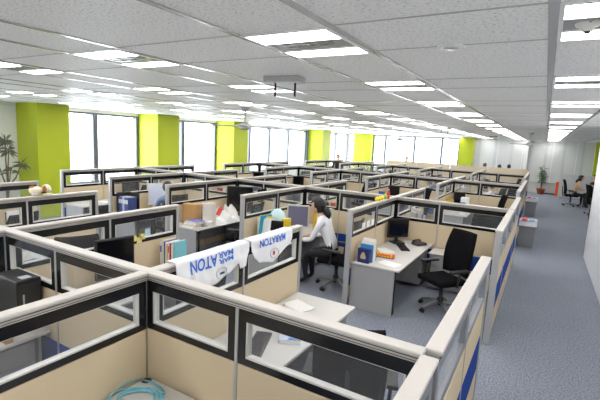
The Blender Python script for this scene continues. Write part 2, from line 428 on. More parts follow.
# ------------------------------------------------------------------ chairs
def make_chair(headrest=False):
    t = thing('office_chair', '', 'chair'); t.scale = (1.06, 1.06, 1.06)
    s = MB(); s.box(-.25, .25, -.23, .25, .42, .50, bev=.035, seg=3); s.build('seat', M_mesh, t)
    # curved back
    b = MB(); n = 8; m = 10
    def P(u, v, o):
        wv = .265 - .05 * v ** 3 - .03 * (1 - v) ** 2
        x = (u * 2 - 1) * wv
        z = .52 + v * .62
        yy = -.25 - .10 * v + .045 * (abs(u * 2 - 1) ** 2) + .03 * math.sin(v * PI) + o
        return (x, yy, z)
    gA = [[b.bm.verts.new(P(i / n, j / m, 0)) for i in range(n + 1)] for j in range(m + 1)]
    gB = [[b.bm.verts.new(P(i / n, j / m, -.035)) for i in range(n + 1)] for j in range(m + 1)]
    for j in range(m):
        for i in range(n):
            for g in (gA, gB):
                f = b.bm.faces.new((g[j][i], g[j][i + 1], g[j + 1][i + 1], g[j + 1][i])); f.smooth = True
    for j in range(m):
        for i in (0, n): b.bm.faces.new((gA[j][i], gA[j + 1][i], gB[j + 1][i], gB[j][i]))
    for i in range(n):
        for j in (0, m): b.bm.faces.new((gA[j][i], gA[j][i + 1], gB[j][i + 1], gB[j][i]))
    bo = b.build('backrest', M_mesh, t)
    MB().tube([(0, -.12, .40), (0, -.30, .42), (0, -.34, .60), (0, -.36, .85)], [.022, .022, .02, .014]).build('back_support', M_plblack, bo)
    if headrest:
        h = MB(); h.box(-.17, .17, -.40, -.34, 1.18, 1.40, bev=.028, seg=3); h.tube([(0, -.36, 1.1), (0, -.38, 1.22)], .015); h.build('headrest', M_mesh, t)
    for sx in (-1, 1):
        a = MB(); a.tube([(sx * .20, 0, .44), (sx * .29, 0, .44), (sx * .30, -.02, .64)], .016); a.box(sx * .30 - .04, sx * .30 + .04, -.16, .14, .64, .675, bev=.012)
        a.build('armrest', M_plblack, t)
    MB().lathe([(.0, .43), (.06, .43), (.06, .38), (.028, .37), (.028, .20), (.045, .19), (.045, .09), (0, .09)]).build('gas_column', M_plblack, t)
    base = MB()
    for k in range(5):
        a = 2 * PI * k / 5 + .3
        base.tube([(0, 0, .13), (.16 * math.cos(a), .16 * math.sin(a), .115), (.31 * math.cos(a), .31 * math.sin(a), .08)], [.03, .024, .016])
    base = base.build('star_base', M_chrome, t)
    for k in range(5):
        a = 2 * PI * k / 5 + .3
        cx, cy = .31 * math.cos(a), .31 * math.sin(a)
        cm = MB()
        for off in (-.016, .016):
            c0 = Vector((cx - off * math.sin(a), cy + off * math.cos(a), .031)); dd = Vector((-math.sin(a), math.cos(a), 0)) * .010
            cm.tube([c0 - dd, c0 + dd], .029, n=12)
        cm.tube([(cx, cy, .04), (cx, cy, .085)], .009)
        cm.build('caster', M_plblack, base)
    return t
def make_white_chair():
    t = make_chair()
    for o in t.children:
        if o.name.split('.')[0] in ('seat', 'backrest'): o.data.materials[0] = mat('white_chair_fabric', (214, 214, 216), .8)
    return t
PC = Proto(make_chair); PCH = Proto(lambda: make_chair(True))
G = 'black office chairs'
# angle r: chair faces direction rotated from +Y
def look(dx, dy): return math.atan2(-dx, dy)
PC.put((-1.12, 6.3, 0), look(-.6, -.8), 'black office chair facing the black monitor in cubicle by the aisle', G)
PC.put((-2.83, 6.22, 0), look(-.98, -.05), 'black office chair in which the woman in white sits', G)
PC.put((-1.12, 2.85, 0), look(-.35, 1), 'black chair half hidden behind glass of nearest cubicle, by keyboard desk', G)
PCH.put((-4.95, 6.35, 0), look(-.9, -.2), 'tall black chair with headrest beside the paper heaped desk', G)

PC.put((-6.75, 6.15, 0), look(-1, .3), 'black office chair holding the person by the lilac screen', G)
PC.put((-1.35, 14.95, 0), look(-1, .3), 'black office chair of white shirted person in sixth cubicle row', G)
PC.put((-3.2, 14.85, 0), look(-1, .2), 'black office chair of blue shirted person in sixth cubicle row', G)
PC.put((-.92, 9.0, 0), look(-.25, 1), 'wide black chair showing its back just beyond the snack box cubicle', G)
PC.put((-3.1, 3.1, 0), look(-1, .3), 'black chair behind the partition with the white shirts', G)
for r, c in desk_cells:
    if (r, c) in ((1, 1), (1, 2), (2, 1), (3, 1), (3, 2), (3, 3), (2, 2), (3, 4), (6, 1), (6, 2), (4, 1), (7, 5), (4, 2)): continue
    x, y0, y1 = cell(r, c)
    rr = random.Random(r * 31 + c)
    PC.put((x + 1.17 + rr.uniform(-.06, .04), (y0 + y1) / 2 + rr.uniform(-.2, .2), 0), look(-1, rr.uniform(-.6, .6)), 'black office chair %s' % cellname(r, c), G)

# ------------------------------------------------------------------ monitors, keyboards
def make_monitor(body, scr, wd=.42, hg=.34):
    t = thing('computer_monitor', '', 'monitor')    # screen faces -Y... origin on desk
    c = MB(); c.box(-wd / 2, wd / 2, -.01, .035, .10, .10 + hg, bev=.008); c.box(-wd / 2 + .08, wd / 2 - .08, .035, .07, .15, .10 + hg - .06, bev=.02); c.build('casing', body, t)
    MB().box(-wd / 2 + .022, wd / 2 - .022, -.013, -.009, .125, .10 + hg - .022).build('screen', scr, t)
    MB().box(-.03, .03, .03, .06, .01, .2, bev=.008).build('stand', body, t)
    MB().box(-.12, .12, -.08, .12, 0, .016, bev=.006).build('base', body, t)
    return t
PM = Proto(lambda: make_monitor(M_plblack, M_screen)); PMW = Proto(lambda: make_monitor(M_ivory, M_screenl, .42, .42))
def make_keyboard(body=M_plblack):
    t = thing('keyboard', '', 'keyboard')
    MB().box(-.22, .22, -.075, .075, 0, .018, bev=.005).build('casing', body, t)
    k = MB()
    for i in range(17):
        for j in range(5):
            if 3 <= i <= 9 and j == 0: continue
            k.box(-.205 + i * .0245, -.205 + i * .0245 + .019, -.062 + j * .026, -.062 + j * .026 + .020, .018, .026)
    k.box(-.13, .04, -.062, -.042, .018, .026)
    k.build('keys', M_plblack if body is M_plblack else mat('grey_keys', (60, 60, 64), .5), t)
    return t
PK = Proto(make_keyboard); PKG = Proto(lambda: make_keyboard(mat('dark_grey_keyboard', (84, 84, 88), .5)))
def make_mouse():
    t = thing('computer_mouse', '', 'mouse')
    MB().ball((0, 0, .012), (.03, .055, .022), sub=2).build('body', M_plblack, t)
    return t
PMO = Proto(make_mouse)
Proto(lambda: make_monitor(M_plblack, M_screen, .58, .56)).put((-5.72, 7.22, DZ), look(-.55, .83), 'very large black monitor rising above the heap of newspapers', 'black monitors')
PM.put((-2.12, 7.22, DZ), look(-.75, .66), 'black monitor in the near aisle cubicle with the snack box', 'black monitors')
PK.put((-1.93, 6.93, DZ), PI / 2 + .5, 'black keyboard before the monitor in the snack box cubicle', 'keyboards')
PMO.put((-1.83, 7.28, DZ), 1.0, 'black mouse beside the keyboard in the snack box cubicle')
PMW.put((-3.92, 6.72, DZ), look(-.42, .9), 'off-white monitor with lit grey screen facing the woman in white', 'off-white monitors')
PK.put((-3.66, 6.22, DZ), PI / 2 + .05, 'black keyboard under hands of the woman in white', 'keyboards')
Proto(lambda: make_monitor(M_plblack, M_screen, .44, .46)).put((-4.05, 2.90, DZ), look(-.98, .2), 'black monitor with blank screen beside yellow notes, behind the nearest partition', 'black monitors')
PKG.put((-1.93, 2.74, DZ), PI / 2 + .38, 'dark grey keyboard seen through glass beside the thick book', 'keyboards')
rows_far = [(r, c) for (r, c) in desk_cells if (r, c) not in ((1, 1), (1, 2), (2, 1), (2, 2), (3, 1), (3, 2), (3, 3), (3, 4))]
for (r, c) in rows_far:
    x, y0, y1 = cell(r, c); rr = random.Random(r * 77 + c)
    yc = y1 - .42 if r % 2 else y0 + .42
    P = PMW if rr.random() < .3 else PM
    P.put((x + .26, yc, DZ), look(-.8, (.6 if r % 2 else -.6)), '%s monitor %s' % ('off-white' if P is PMW else 'black', cellname(r, c)), 'off-white monitors' if P is PMW else 'black monitors')
    PK.put((x + .52, yc + (-.3 if r % 2 else .3), DZ), PI / 2 + .2, 'black keyboard %s' % cellname(r, c), 'keyboards')

# ------------------------------------------------------------------ books, files and papers
def book(loc, rz, size, col, label, cat='book', name='book', flat=False, tilt=0.0, group=None, stripe=None):
    wd, ht, th = size                      # depth (spine to fore edge), height, thickness
    t = thing(name, label, cat, loc, rz, group)
    cm = mat('cover_%02x%02x%02x' % col, col, .45, n=.04)
    c = MB(); p = MB(); k = MB()
    R = Matrix.Rotation(PI / 2, 4, 'Y') @ Matrix.Identity(4) if flat else Matrix.Rotation(tilt, 4, 'Y')
    if flat:      # lies: x = depth, y = height, z = thickness
        c.box(0, wd, 0, ht, 0, .003); c.box(0, wd, 0, ht, th - .003, th); c.box(0, .004, 0, ht, .003, th - .003)
        p.box(.004, wd - .004, .004, ht - .004, .003, th - .003)
        if stripe: k.box(.03, wd - .03, ht * .55, ht * .85, th, th + .0006)
    else:         # stands: x = thickness, y = depth, z = height ; spine at y=0
        c.box(0, .003, 0, wd, 0, ht, M=R); c.box(th - .003, th, 0, wd, 0, ht, M=R); c.box(.003, th - .003, 0, .004, 0, ht, M=R)
        p.box(.003, th - .003, .004, wd - .004, .004, ht - .004, M=R)
        if stripe: k.box(.004, th - .004, -.0008, 0, ht * .6, ht * .85, M=R)
    c.build('cover', cm, t); p.build('pages', M_paper, t)
    if stripe: k.build('printed_band', mat('band_%02x%02x%02x' % stripe, stripe, .5), t)
    else: k.bm.free()
    return t
def papers(loc, rz, label, n=6, sx=.21, sy=.297, spread=.02, cat='papers', name='paper_stack', th=.004):
    rr = random.Random(int(loc[0] * 100) + int(loc[1] * 10)); mb = MB()
    for i in range(n):
        a = rr.uniform(-.12, .12) * (spread * 30); dx, dy = rr.uniform(-spread, spread), rr.uniform(-spread, spread)
        mb.box(-sx / 2, sx / 2, -sy / 2, sy / 2, i * th, i * th + th * .8, 0, M=Matrix.Translation((dx, dy, 0)) @ Matrix.Rotation(a, 4, 'Z'))
    o = mb.build(name, M_paper); o.location = loc; o.rotation_euler = (0, 0, rz); tag(o, label, cat); return o

# near cubicle with keyboard
b = book((-1.80, 2.86, DZ), .5, (.19, .26, .04), (196, 208, 230), 'thick pale blue book with blue corner, lying flat beside the keyboard', flat=True)
MB().prism([(.07, 0), (.19, 0), (.19, .26), (.16, .2)], .0402, .0412).build('blue_corner', mat('blue_print', (60, 120, 200), .5), b)
papers((-2.08, 3.66, DZ), 1.2, 'single white sheet with a folded edge on the desk below the shirts', n=2, spread=.01)
o = MB().tube([(-.07, 0, .008), (.07, 0, .008)], [.004, .004]).build('pen', M_plblack); o.location = (-2.2, 3.55, DZ); o.rotation_euler = (0, 0, 1.9); tag(o, 'dark pen lying on the paper below the shirts', 'pen')

# coil of light-blue cable (thing: cable)
cb = MB(); cx, cy = -2.135, 1.68; pts = []
N = 260
for i in range(N):
    a = i / N * 2 * PI * 5.3; k = i / N
    R = .128 + .015 * math.sin(k * 17) ; pts.append((cx + .02 * math.sin(k * 9) + R * math.cos(a) * 1.05, cy + .02 * math.cos(k * 7) + R * .86 * math.sin(a + .2), DZ + .008 + .009 * (k * 3.2 % 1.6) + .004 * math.sin(a * 2)))
pts += [(cx + .12, cy + .12, DZ + .03), (cx + .03, cy + .17, DZ + .012), (cx - .08, cy + .18, DZ + .008), (cx - .16, cy + .16, DZ + .008)]
cab = cb.tube(pts, .0068, n=6)
o = cab.build('network_cable', mat('light_blue_cable', (128, 190, 205), .4)); tag(o, 'coil of light blue network cable on the nearest desk', 'cable')
o2 = MB().tube([(cx - .17, cy + .165, DZ + .008), (cx - .185, cy + .05, DZ + .03), (cx - .17, cy - .08, DZ + .008), (cx - .14, cy - .25, DZ + .008), (cx - .1, cy - .5, DZ + .008)], .0055, n=6).build('loose_end', _mats['light_blue_cable'], o)
g = MB().lathe([(.0, .002), (.034, .002), (.034, 0), (0, 0)], n=20).build('cable_grommet', M_plblack); g.location = (-2.27, 1.86, DZ); tag(g, 'round black cable hole cover in the corner of the nearest desk', 'grommet')

# black box and magazine files in nearest left cell
t = thing('computer_tower', 'black computer box standing in the desk corner behind the nearest partition', 'computer', (-3.87, 1.80, DZ), 0); t.scale = (.82, 1, 1.22)
MB().box(-.22, .24, -.10, .10, 0, .38, bev=.012).build('casing', M_plblack, t)
MB().box(.24, .247, -.09, .09, .03, .35, bev=.003).build('front_panel', mat('dark_grey_plastic', (46, 46, 48), .4), t)
MB().box(.10, .20, -.04, .04, .381, .383).build('label_sticker', mat('grey_sticker', (178, 184, 190), .5), t)
MB().box(.248, .25, -.06, -.045, .12, .28).build('light_strip', M_alu, t)
def make_file():
    t = thing('magazine_file', '', 'file box'); c = MB()
    c.box(0, .10, 0, .004, 0, .16); c.box(0, .10, .246, .25, 0, .30); c.box(0, .10, 0, .25, 0, .004)
    for x in (0, .096):
        vs = [(0, 0), (.25, 0), (.25, .30), (.12, .30), (0, .16)]
        c.prism(vs, x, x + .004, M=Matrix(((0, 0, 1, 0), (1, 0, 0, 0), (0, 1, 0, 0), (0, 0, 0, 1))))
    c.build('box', M_white, t)
    MB().box(.015, .03, .02, .23, .005, .29).build('sheets', M_paper, t)
    MB().box(.04, .052, .02, .24, .005, .27).box(.07, .078, .02, .2, .005, .25).build('teal_folder', mat('teal_card', (40, 170, 160), .6), t)
    return t
PF = Proto(make_file)
PF.put((-4.26, 1.60, DZ), .0, 'white magazine file with teal folders, beside the black computer box', 'white magazine files')
PF.put((-4.14, 1.59, DZ), .0, 'white magazine file, the one nearer the open desk beside black computer box', 'white magazine files')
PF.put((-4.24, 1.30, DZ), .0, 'white magazine file standing in front of another white file', 'white magazine files')
o = MB().box(-.05, .05, -.03, .03, 0, .09, bev=.004).build('cardboard_box', mat('tan_cardboard', (190, 150, 95), .8)); o.location = (-3.62, 1.58, DZ); tag(o, 'small tan cardboard box beside the black computer', 'box')

# book row beside yellow notes (second row, second cubicle)
cols_ = [((236, 236, 232), (60, 110, 190)), ((232, 226, 210), None), ((60, 80, 160), None), ((240, 238, 230), None), ((210, 190, 60), None), ((235, 235, 235), (200, 40, 40)), ((190, 40, 45), None), ((226, 226, 222), None), ((120, 190, 200), None)]
nm = ['white book with blue figure', 'cream book', 'dark blue book', 'thin white book', 'yellow book', 'white book with red band', 'red book', 'pale grey book', 'light teal book']
xx = -4.24
for i, (cc, st) in enumerate(cols_):
    th = [.035, .03, .022, .02, .018, .026, .03, .028, .035][i]; ht = [.27, .30, .29, .28, .26, .29, .28, .27, .31][i]
    book((xx, 3.70, DZ), 0, (.2, ht + .06, th), cc, '%s in the upright row beside the yellow notes' % nm[i], stripe=st, group='books beside the yellow notes'); xx += th + .004
for i, (yy, zz) in enumerate(((3.34, 1.13), (3.42, 1.10), (3.47, 1.135))):
    o = MB().box(0, .0015, -.038, .038, -.038, .038).build('sticky_note', mat('yellow_note', (238, 222, 140), .8)); o.location = (-4.297, yy, zz + .0); o.rotation_euler = (0, 0, 0)
    tag(o, 'yellow sticky note on beige partition, %s of three' % ['the first', 'the lowest', 'the last'][i], 'sticky note', 'yellow sticky notes')
o = MB().box(0, .0015, -.04, .04, -.045, .045).build('paper_note', mat('pale_blue_note', (190, 220, 230), .8)); o.location = (-4.30, 3.55, 1.18); tag(o, 'pale blue note stuck on the glass above the books', 'note')
papers((-3.95, 2.4, DZ), .4, 'loose white papers on the desk next to blank black monitor', n=6, spread=.04)

# third row, first cubicle
M_navy = mat('navy_card', (28, 44, 110), .5)
t = thing('book_stand', 'navy blue bookend box with gold crest on the near desk corner', 'box', (-2.14, 5.66, DZ), -.05)
MB().box(-.09, .09, -.035, .035, 0, .21, bev=.003).build('box', M_navy, t)
MB().lathe([(0, 0), (.038, 0), (.045, .03), (.03, .07), (.012, .1), (0, .1)], (0, 0, 0)).build('gold_crest', mat('pale_gold_print', (206, 180, 128), .5), t).location = (0, -.036, .06)
t.children[1].scale = (1, .06, 1)
bk = [((70, 140, 205), 'light blue upright folder', .26, .02), ((236, 236, 232), 'white upright folder', .31, .028), ((228, 220, 196), 'cream upright catalogue', .29, .03), ((242, 242, 240), 'tall white catalogue', .33, .03), ((70, 90, 150), 'slate blue upright book', .25, .03)]
yy = 5.72
for cc, n_, ht, th in bk:
    book((-2.23, yy + th, DZ), -PI / 2, (.2, ht, th), cc, '%s behind the navy box with gold crest' % n_, group='folders behind the navy box'); yy += th + .006
t = thing('snack_box', 'orange and yellow snack box lying on desk before the monitor', 'box', (-1.98, 6.13, DZ), .12)
MB().box(-.15, .15, -.045, .045, 0, .055, bev=.004).build('carton', mat('orange_red_card', (226, 84, 30), .5), t)
k = MB()
for i in range(6): k.box(-.13 + i * .045, -.10 + i * .045, -.0465, -.045, .012 + .006 * (i % 2), .042)
for i in range(5): k.box(-.12 + i * .05, -.09 + i * .05, -.03, .03, .055, .0558)
k.build('yellow_lettering', mat('yellow_print', (246, 206, 40), .5), t)
MB().box(-.151, .151, -.0462, -.045, 0, .010).build('blue_band', mat('blue_print2', (60, 70, 170), .5), t)
o = MB().ball((0, 0, .03), (.05, .035, .03), sub=2, f=lambda p: p * (1 + .15 * noise.noise(p * 3))).build('snack_bag', mat('yellow_wrapper', (240, 220, 120), .4)); o.location = (-2.2, 6.35, DZ); tag(o, 'small crumpled yellow wrapper behind the orange snack box', 'wrapper')
papers((-1.80, 5.83, DZ), 1.3, 'white sheet at the near edge of the snack box desk', n=2, spread=.012)
papers((-2.1, 6.5, DZ), .9, 'white papers between snack box and black monitor', n=3, spread=.02)
t = thing('filing_cabinet', 'low grey filing cabinet against partition behind the black chair', 'cabinet', (-1.28, 7.36, 0))
MB().box(-.24, .3, -.2, .22, .03, .62, bev=.006).build('body', M_deskp, t)
for z in (.06, .25, .43): MB().box(-.22, .28, -.212, -.2, z, z + .17, bev=.003).build('drawer', M_deskp, t)
MB().box(-.26, .32, -.22, .23, .62, .64, bev=.004).build('top', M_desk, t)
t = thing('telephone', 'dark desk telephone on the corner of the snack box desk', 'telephone', (-1.76, 7.34, DZ), -.5)
MB().prism([(-.09, -.1), (.09, -.1), (.09, .1), (-.09, .1)], 0, .045).build('body', mat('charcoal_plastic', (58, 58, 62), .5), t)
MB().tube([(-.06, -.09, .06), (-.06, -.05, .075), (-.06, .05, .075), (-.06, .09, .06)], [.02, .013, .013, .02]).build('handset', M_plblack, t)
for i, (y_, w_) in enumerate(((6.02, .13), (6.22, .11), (6.42, .13))):
    o = MB().box(0, .0015, -w_ / 2, w_ / 2, -.05, .05).build('paper_note', M_paper); o.location = (-2.318, y_, 1.17); tag(o, 'white paper stuck low on side glass above the desk folders, %s' % ['first', 'middle', 'last'][i], 'note', 'white papers on the side glass')

# shredded items on partition caps
def bottle(loc, col, cap, ht, r, label, name='bottle'):
    t = thing(name, label, 'bottle', loc)
    MB().lathe([(0, 0), (r, 0), (r, ht * .65), (r * .45, ht * .8), (r * .45, ht * .9), (0, ht * .9)], n=14).build('body', col, t)
    MB().lathe([(0, ht * .88), (r * .5, ht * .88), (r * .5, ht), (0, ht)], n=12).build('cap', cap, t); return t
M_red = mat('red_plastic', (208, 50, 60), .4); M_pink = mat('pink_plastic', (235, 170, 180), .4)
bottle((-2.35, 7.2, T), M_red, M_pink, .17, .028, 'red bottle standing on top of partition beside yellow flowers')
o = MB()
for i in range(3):
    y_ = i * .13; o.ball((0, y_, .045), (.032, .045, .04), sub=2, f=lambda p: p * (1 + .2 * noise.noise(p * 4 + Vector((3, 1, 2)))))
    o.tube([(0, y_, .06), (.0, y_ + .01, .1)], [.012, .002])
o = o.build('bananas', mat('banana_yellow', (240, 214, 40), .5)); o.location = (-2.35, 6.62, T); tag(o, 'little yellow flower ornaments on top of the partition', 'ornament')
o.name = 'flower_ornament'
o = MB().ball((0, 0, .05), (.035, .04, .05), sub=2).tube([(0, 0, .09), (0, 0, .12)], .012).build('green_ornament', mat('green_plastic', (150, 190, 60), .5)); o.location = (-2.35, 7.05, T); tag(o, 'small green ornament between yellow flowers and red bottle', 'ornament')

# woman's desk
tl = mat('teal_card2', (20, 150, 180), .5)
book((-4.16, 5.78, DZ), -.15, (.26, .42, .02), (20, 150, 180), 'teal brochure leaning at the desk edge behind the shirts', tilt=.12)
cc = [((240, 240, 238), 'white folder'), ((226, 222, 205), 'cream folder'), ((235, 200, 60), 'yellow edged folder'), ((245, 245, 245), 'thin white file'), ((190, 205, 205), 'pale green file')]
yy = 5.82
for i, (c_, n_) in enumerate(cc):
    book((-4.22, yy + .04, DZ), -PI / 2, (.26, .36 + .02 * (i % 3), .024), c_, '%s standing behind the teal brochure' % n_, group='files behind the teal brochure'); yy += .032
t = thing('desk_organiser', 'black tablet screen standing between the files on woman\'s desk', 'tablet', (-3.86, 5.88, DZ), .35); t.scale = (1.1, 1, 1.6)
MB().box(-.11, .11, -.008, .008, .0, .22, bev=.004, M=Matrix.Rotation(-.25, 4, 'X')).build('body', M_plblack, t)
MB().box(-.10, .10, -.0095, -.008, .012, .208, M=Matrix.Rotation(-.25, 4, 'X')).build('screen', M_screen, t)
t.name = 'tablet'
book((-3.86, 6.05, DZ), -.2, (.2, .36, .045), (236, 206, 40), 'bright yellow file beside the black tablet')
book((-3.72, 6.95, DZ), -.6, (.24, .44, .06), (226, 190, 70), 'yellow folder standing beside the off-white monitor')
book((-3.62, 7.02, DZ), -.6, (.26, .46, .10), (190, 200, 180), 'pale green file beside the yellow folder')
o = MB().lathe([(0, 0), (.12, 0), (.15, .10), (.16, .3), (.12, .42), (.05, .48), (0, .485)], n=20).build('plastic_bag', mat('pale_cyan_plastic', (196, 226, 228), .35)); o.location = (-4.08, 6.26, DZ + .0); tag(o, 'pale cyan plastic bag on the desk before off-white monitor', 'bag')
for i in range(3):
    bottle((-4.2 + .09 * i, 6.5 + .03 * i, DZ), M_white, M_ivory, .26 + .03 * (i % 2), .03, ['small white bottle by the side wall near the off-white monitor', 'middle white bottle before off-white monitor', 'white bottle just before the off-white monitor screen'][i])
papers((-3.78, 5.7, DZ), .3, 'white papers at the front edge of the woman\'s desk', n=5, spread=.03)
t = thing('paper_cup', 'dark patterned cup at the woman\'s desk edge', 'cup', (-3.62, 5.72, DZ))
MB().lathe([(0, 0), (.028, 0), (.036, .1), (.032, .1), (.026, .006), (0, .006)], n=16).build('cup', mat('dark_violet_card', (90, 80, 140), .5), t)

# third row third cubicle : box, papers
o = MB().box(-.16, .16, -.08, .08, 0, .40, bev=.006).build('cardboard_box', mat('brown_cardboard', (196, 154, 100), .85)); o.location = (-5.88, 5.92, DZ); o.rotation_euler = (0, 0, .1); tag(o, 'tall brown cardboard box at the desk corner beside papers', 'box')
book((-5.70, 6.0, DZ), -.5, (.26, .40, .03), (40, 42, 46), 'black binder leaning against the brown cardboard box')
book((-5.668, 5.982, DZ), -.5, (.26, .43, .035), (238, 236, 232), 'white folder upright beside the black binder')
book((-5.633, 5.963, DZ), -.5, (.26, .42, .03), (232, 224, 214), 'cream folder upright beside the white folder')
for i in range(5):
    book((-5.82 + .01 * i, 5.60 + .012 * i, DZ + .024 * i), .1 * (i % 3) - .1, (.3, .24, .022), [(236, 234, 228), (190, 170, 130), (235, 235, 235), (228, 210, 170), (120, 120, 190)][i], '%s in flat pile at desk front, %s from the bottom' % (['white folder', 'tan folder', 'white book', 'cream book', 'violet topped book'][i], ORD[i + 1]), flat=True, group='flat pile in front of brown box')
def heap(loc, sx, sy, sz, label, m, name='paper_heap', cat='papers', seed=1, stripes=None):
    mb = MB(); n = 16; rr = random.Random(seed); off = Vector((seed * 3.1, 1.7, .3)); gr = []
    for j in range(n + 1):
        row = []
        for i in range(n + 1):
            u, v = i / n * 2 - 1, j / n * 2 - 1; e = max(0, 1 - (abs(u) ** 3 + abs(v) ** 3))
            z = sz * e ** .5 * (.65 + .7 * noise.noise(Vector((u * 1.8, v * 1.8, 0)) + off)) + .012 * noise.noise(Vector((u * 9, v * 9, 2)) + off) * e
            row.append(mb.bm.verts.new((u * sx / 2, v * sy / 2, max(0.002, z))))
        gr.append(row)
    for j in range(n):
        for i in range(n):
            f = mb.bm.faces.new((gr[j][i], gr[j][i + 1], gr[j + 1][i + 1], gr[j + 1][i]))
            if stripes and (i // 2) % 4 == 1 and 3 < j < 12: f.material_index = 1
    o = mb.build(name, [m] + ([stripes] if stripes else [])); o.location = loc; tag(o, label, cat); return o
heap((-5.72, 6.5, DZ), .76, .68, .27, 'crumpled newspapers with red print heaped on the desk', M_paper, 'newspaper', 'newspaper', 5, mat('red_print', (205, 70, 70), .7))
heap((-5.85, 7.0, DZ), .42, .3, .3, 'heap of white plastic bags behind the crumpled newspapers', mat('white_bag_plastic', (232, 230, 226), .4), 'plastic_bag', 'bag', 4)
papers((-5.62, 6.05, DZ), .3, 'spread white papers in front of the crumpled newspapers', n=14, spread=.035, th=.006)
# second row third cubicle : white clutter seen through glass
heap((-5.85, 3.2, DZ), .55, .8, .16, 'heap of crumpled white papers behind glass in second cubicle row', M_paper, seed=6)
# third row fourth cubicle: binders
t = thing('binder_rack', 'black shelf box with binders standing on desk in third row', 'shelf', (-7.78, 5.62, DZ))
MB().box(0, .03, 0, .3, 0, .44).box(.03, .36, 0, .3, 0, .02).box(.03, .36, .28, .3, 0, .44).build('box', M_plblack, t)
for i in range(5):
    c_ = [(60, 76, 130), (66, 88, 150), (190, 195, 210), (66, 84, 140), (60, 76, 130)][i]
    book((-7.74 + .062 * i, 5.64, DZ + .02), 0, (.22, .34, .052), c_, '%s in the black shelf box, %s from box side' % ('pale binder' if i == 2 else 'blue binder', ORD[i + 1]), 'binder', 'binder', stripe=(235, 235, 235), group='binders in the black shelf box')
papers((-7.5, 6.0, DZ), .2, 'white papers beside the black binder box', n=6, spread=.03)
M_lil = mat('pale_lilac_screen', (214, 220, 240), .3, n=.06)
Proto(lambda: make_monitor(M_ivory, M_lil, .52, .5)).put((-7.5, 6.55, DZ), look(-.75, .65), 'off-white monitor with pale lilac screen beside the blue binders', 'off-white monitors')
# second row fourth cubicle: books seen through glass
for i in range(7):
    book((-8.05 + .045 * i, 3.5, DZ), 0, (.2, .30 - .01 * (i % 3), .036), [(225, 225, 220), (200, 60, 50), (235, 235, 235), (90, 110, 160), (230, 226, 214), (60, 60, 66), (235, 235, 235)][i],
         '%s book, %s in the upright row through second row glass' % (['ivory', 'red', 'white', 'blue', 'cream', 'black', 'bright white'][i], ORD[i + 1]), group='books through second row glass')

# generic clutter in far cubicles
for (r, c) in rows_far:
    x, y0, y1 = cell(r, c); rr = random.Random(r * 13 + c * 5)
    ym = (y0 + y1) / 2
    papers((x + .45, ym - .3 + rr.uniform(-.1, .1), DZ), rr.uniform(0, 3), 'loose white papers on desk %s' % cellname(r, c), n=4, spread=.03)
    if r in (4, 5, 6) and c < 5:
        cs = rr.sample([((60, 100, 190), 'blue'), ((200, 60, 55), 'red'), ((236, 236, 232), 'white'), ((220, 190, 70), 'yellow'), ((50, 52, 58), 'black'), ((90, 160, 130), 'green')], 3)
        yb = (y0 + .9) if r % 2 else (y1 - .9)
        for i, (c_, n_) in enumerate(cs):
            book((x + .02, yb + .05 * i, DZ), -PI / 2, (.2, .3 - .01 * i, .04), c_, 'upright %s file on desk %s' % (n_, cellname(r, c)), group='upright files on far desks')
# bins on the fourth row desk with blue and white pattern
t = thing('tissue_carton', 'blue and white carton on fifth row desk next to the aisle', 'carton', (-1.68, 11.5, DZ)); t.scale = (1.6, 1.6, 1.7)
MB().box(-.06, .06, -.06, .06, 0, .27, bev=.004).build('carton', M_white, t); MB().box(-.061, .02, -.0615, -.06, .05, .2).build('blue_print', _mats['blue_print'], t)

